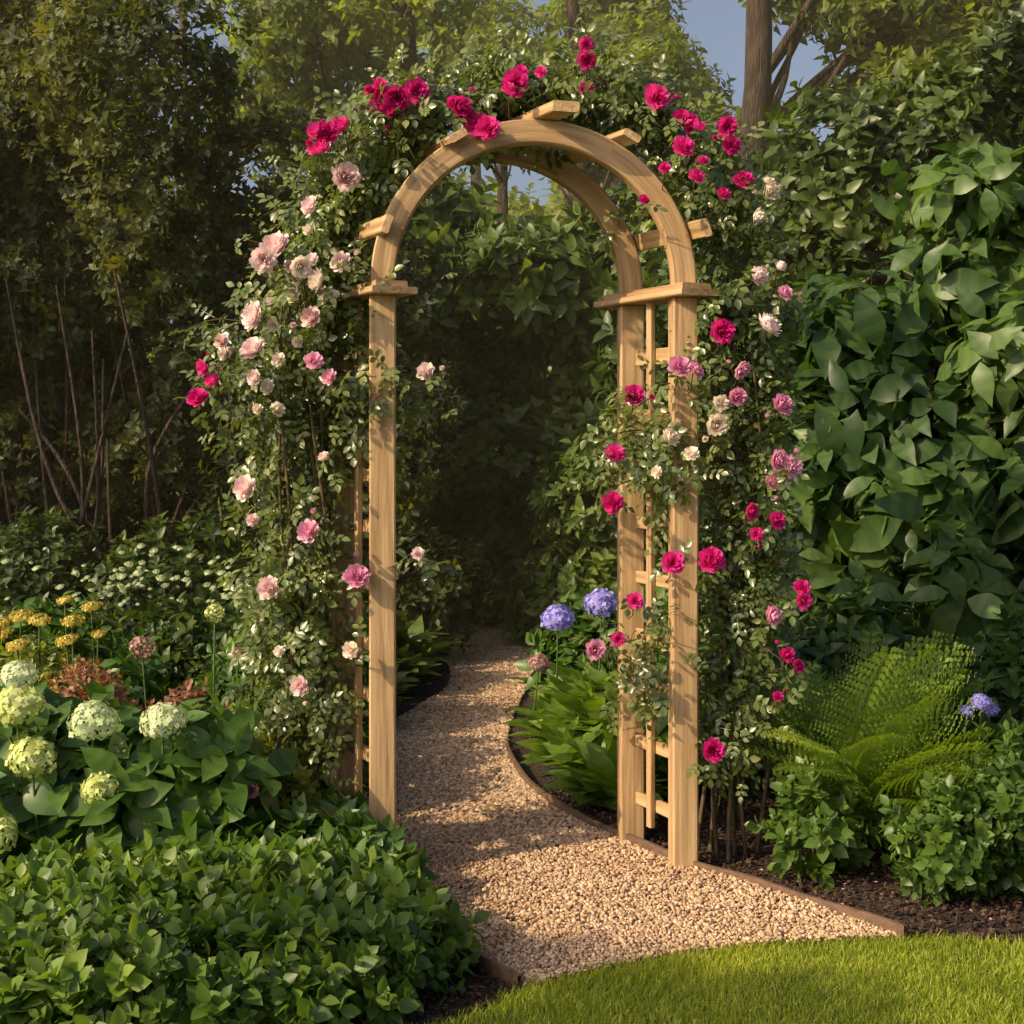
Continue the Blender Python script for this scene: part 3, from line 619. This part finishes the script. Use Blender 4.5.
def tree(name,base,h,r,blobs,nl,tpls,size,mat,lean=0,vb=.5,hole=.3,stemk=1):
    mb=MB(); b=np.array(base,float); k=16; t=np.linspace(0,1,k)
    pts=b+np.stack([lean*t+.12*np.sin(t*5+b[0])+.03*np.sin(t*23),.1*np.cos(t*4+b[1])-.1,h*t],1); mb.tube(pts,r*(1-.65*t)*(1+.35*np.exp(-t*14))*(1+.05*np.sin(t*31)),1,12)
    for c,rr in blobs[::stemk]:
        c=np.array(c); i=min(k-1,max(2,int((c[2]-b[2])/h*k*.72))); s=pts[i]; m=(s+c)/2+rng.normal(size=3)*.15+[0,0,-.1]
        q=smooth_poly([s,m,c],5); mb.tube(q,np.linspace(r*.22,r*.06,len(q)),1,6)
        for _ in range(3):
            e=c+nrm(rng.normal(size=3))*np.array(rr)*.85; mb.tube([c*.6+m*.4,(c+e)/2+rng.normal(size=3)*.08,e],[r*.10,r*.06,r*.03],1,4)
    blob_cloud(mb,blobs,nl,tpls,size,0,vb,.3,shell=.35,hole=hole,jit=.8,back=.3)
    return mb.build(name,[mat,M_bark],True)
def crown(c,R,n,r0):
    out=[]
    for _ in range(n):
        o=nrm(rng.normal(size=3))*rng.uniform(.3,1); out.append((tuple(np.array(c)+o*np.array(R)),tuple(np.array([1,1,.7])*rng.uniform(.7,1.2)*r0)))
    return out
tree('oak_tree',(2.45,14.0,0),8,.22,crown((3.9,14.3,5.6),(2.0,1.5,1.5),14,.75)+[((2.3,14.6,4.3),(.7,.6,.5)),((2.8,14.4,3.9),(.6,.5,.4))],2400,spr3,.24,L_far,hole=.35)
tree('oak_tree.001',(-1.3,16,0),9,.16,crown((-2.0,16,5.6),(1.5,1.5,1.4),10,.75),1500,spr3,.25,L_far,hole=.4)
tree('oak_tree.002',(.75,15.5,0),9,.12,crown((1.0,16.5,5.4),(1.7,1.5,.9),11,.6),1200,spr3,.22,L_far,hole=.4)
tree('oak_tree.003',(1.5,19,0),9,.16,crown((1.9,19,6.6),(1.9,1.5,.9),8,.65),700,spr3,.26,L_far,hole=.4)
tree('oak_tree.004',(5.2,13,0),8,.22,crown((4.8,12.5,5.0),(1.8,1.5,2.0),14,.85),2000,spr3,.26,L_far,hole=.5)
tree('oak_tree.005',(-4.4,13,0),8,.2,crown((-4.4,12.5,5.2),(1.8,1.5,1.8),14,.85),2200,spr3,.22,L_fine,hole=.5)
tree('oak_tree.006',(-.2,20,0),9,.12,crown((-.2,20,6.6),(1.5,1.5,.8),7,.65),550,spr3,.26,L_far,hole=.4)
tree('added_shade_tree',(-8.5,6.5,0),8,.22,crown((-7.6,6.8,4.6),(1.0,1.2,1.2),7,.7),300,spr3,.28,L_fine,hole=.5)  # added out of view on the left to shade the background
# unseen tree added with twigs shaped to dapple the grass and path mouth
tree('added_shade_tree.001',(-5.6,.3,0),4.8,.10,[((-5.0,1.0,3.7),(.5,.10,.10)),((-4.9,1.25,3.5),(.5,.08,.08)),((-5.1,.55,4.0),(.6,.16,.12)),((-5.2,.2,4.1),(.6,.2,.15)),((-4.4,.6,3.5),(.5,.15,.12)),((-4.6,.1,3.7),(.4,.2,.12))],620,spr3,.12,L_fine,hole=.1)
mb=MB()
bl=[((x+rng.uniform(-.5,.5),24+rng.uniform(-1.5,2),z+rng.uniform(-.5,.5)),(rng.uniform(1.2,1.9),1.2,rng.uniform(.9,1.4))) for x in np.arange(-12,13,2.0) for z in (1,2.8,4.6)]
bl+=[((x,16.5,z),(1.2,1,.9)) for x in np.arange(-7,8,1.7) for z in (1,2.5)]
blob_cloud(mb,bl,9500,spr3,.44,0,.45,.4,hole=.35,nf=1.2)
for x in np.arange(-11,12,1.7): mb.tube([(x,25,0),(x+.2,25,4),(x+.1,25,9)],[.18,.12,.06],1,7)
mb.build('distant_trees',[L_far,M_bark],True)

# light morning mist hanging in the woodland behind the arch (real participating air)
bpy.ops.mesh.primitive_cube_add(size=1, location=(-1,17.5,4.6)); mist=bpy.context.object; mist.name='mist'; mist.scale=(30,22,9.1)
m,nt,N,L=new_mat('mist_air'); out=N.new('ShaderNodeOutputMaterial'); vs=N.new('ShaderNodeVolumeScatter')
vs.inputs['Color'].default_value=(1,.88,.62,1); vs.inputs['Density'].default_value=.0055; vs.inputs['Anisotropy'].default_value=0.0
L.new(vs.outputs[0],out.inputs['Volume']); mist.data.materials.append(m)

# ------------------------------------------------------------------ light, sky, camera
sd=Vector((-.72,-.40,.53)).normalized()
w=bpy.data.worlds.new('World'); sc.world=w; w.use_nodes=True; nt=w.node_tree; nt.nodes.clear()
sky=nt.nodes.new('ShaderNodeTexSky'); sky.sky_type='NISHITA'; sky.sun_disc=False
sky.sun_elevation=math.asin(sd.z); sky.sun_rotation=math.atan2(sd.x,sd.y); sky.air_density=.8; sky.dust_density=5; sky.ozone_density=.2
bg=nt.nodes.new('ShaderNodeBackground'); bg.inputs[1].default_value=.15; wo=nt.nodes.new('ShaderNodeOutputWorld')
nt.links.new(sky.outputs[0],bg.inputs[0]); nt.links.new(bg.outputs[0],wo.inputs[0])
sl=bpy.data.lights.new('sun','SUN'); sl.energy=5; sl.angle=math.radians(.5); sl.color=(1,.80,.50)
so=bpy.data.objects.new('sun',sl); sc.collection.objects.link(so); so.rotation_euler=sd.to_track_quat('Z','Y').to_euler(); so.location=(-8,-4,8)
cam=bpy.data.cameras.new('camera'); cam.lens=50; cam.sensor_width=36; cam.shift_y=-.08; cam.clip_end=400; cam.clip_start=.05
co=bpy.data.objects.new('camera',cam); sc.collection.objects.link(co); co.location=(0,0,1.45); co.rotation_euler=(math.radians(90),0,0)
sc.camera=co
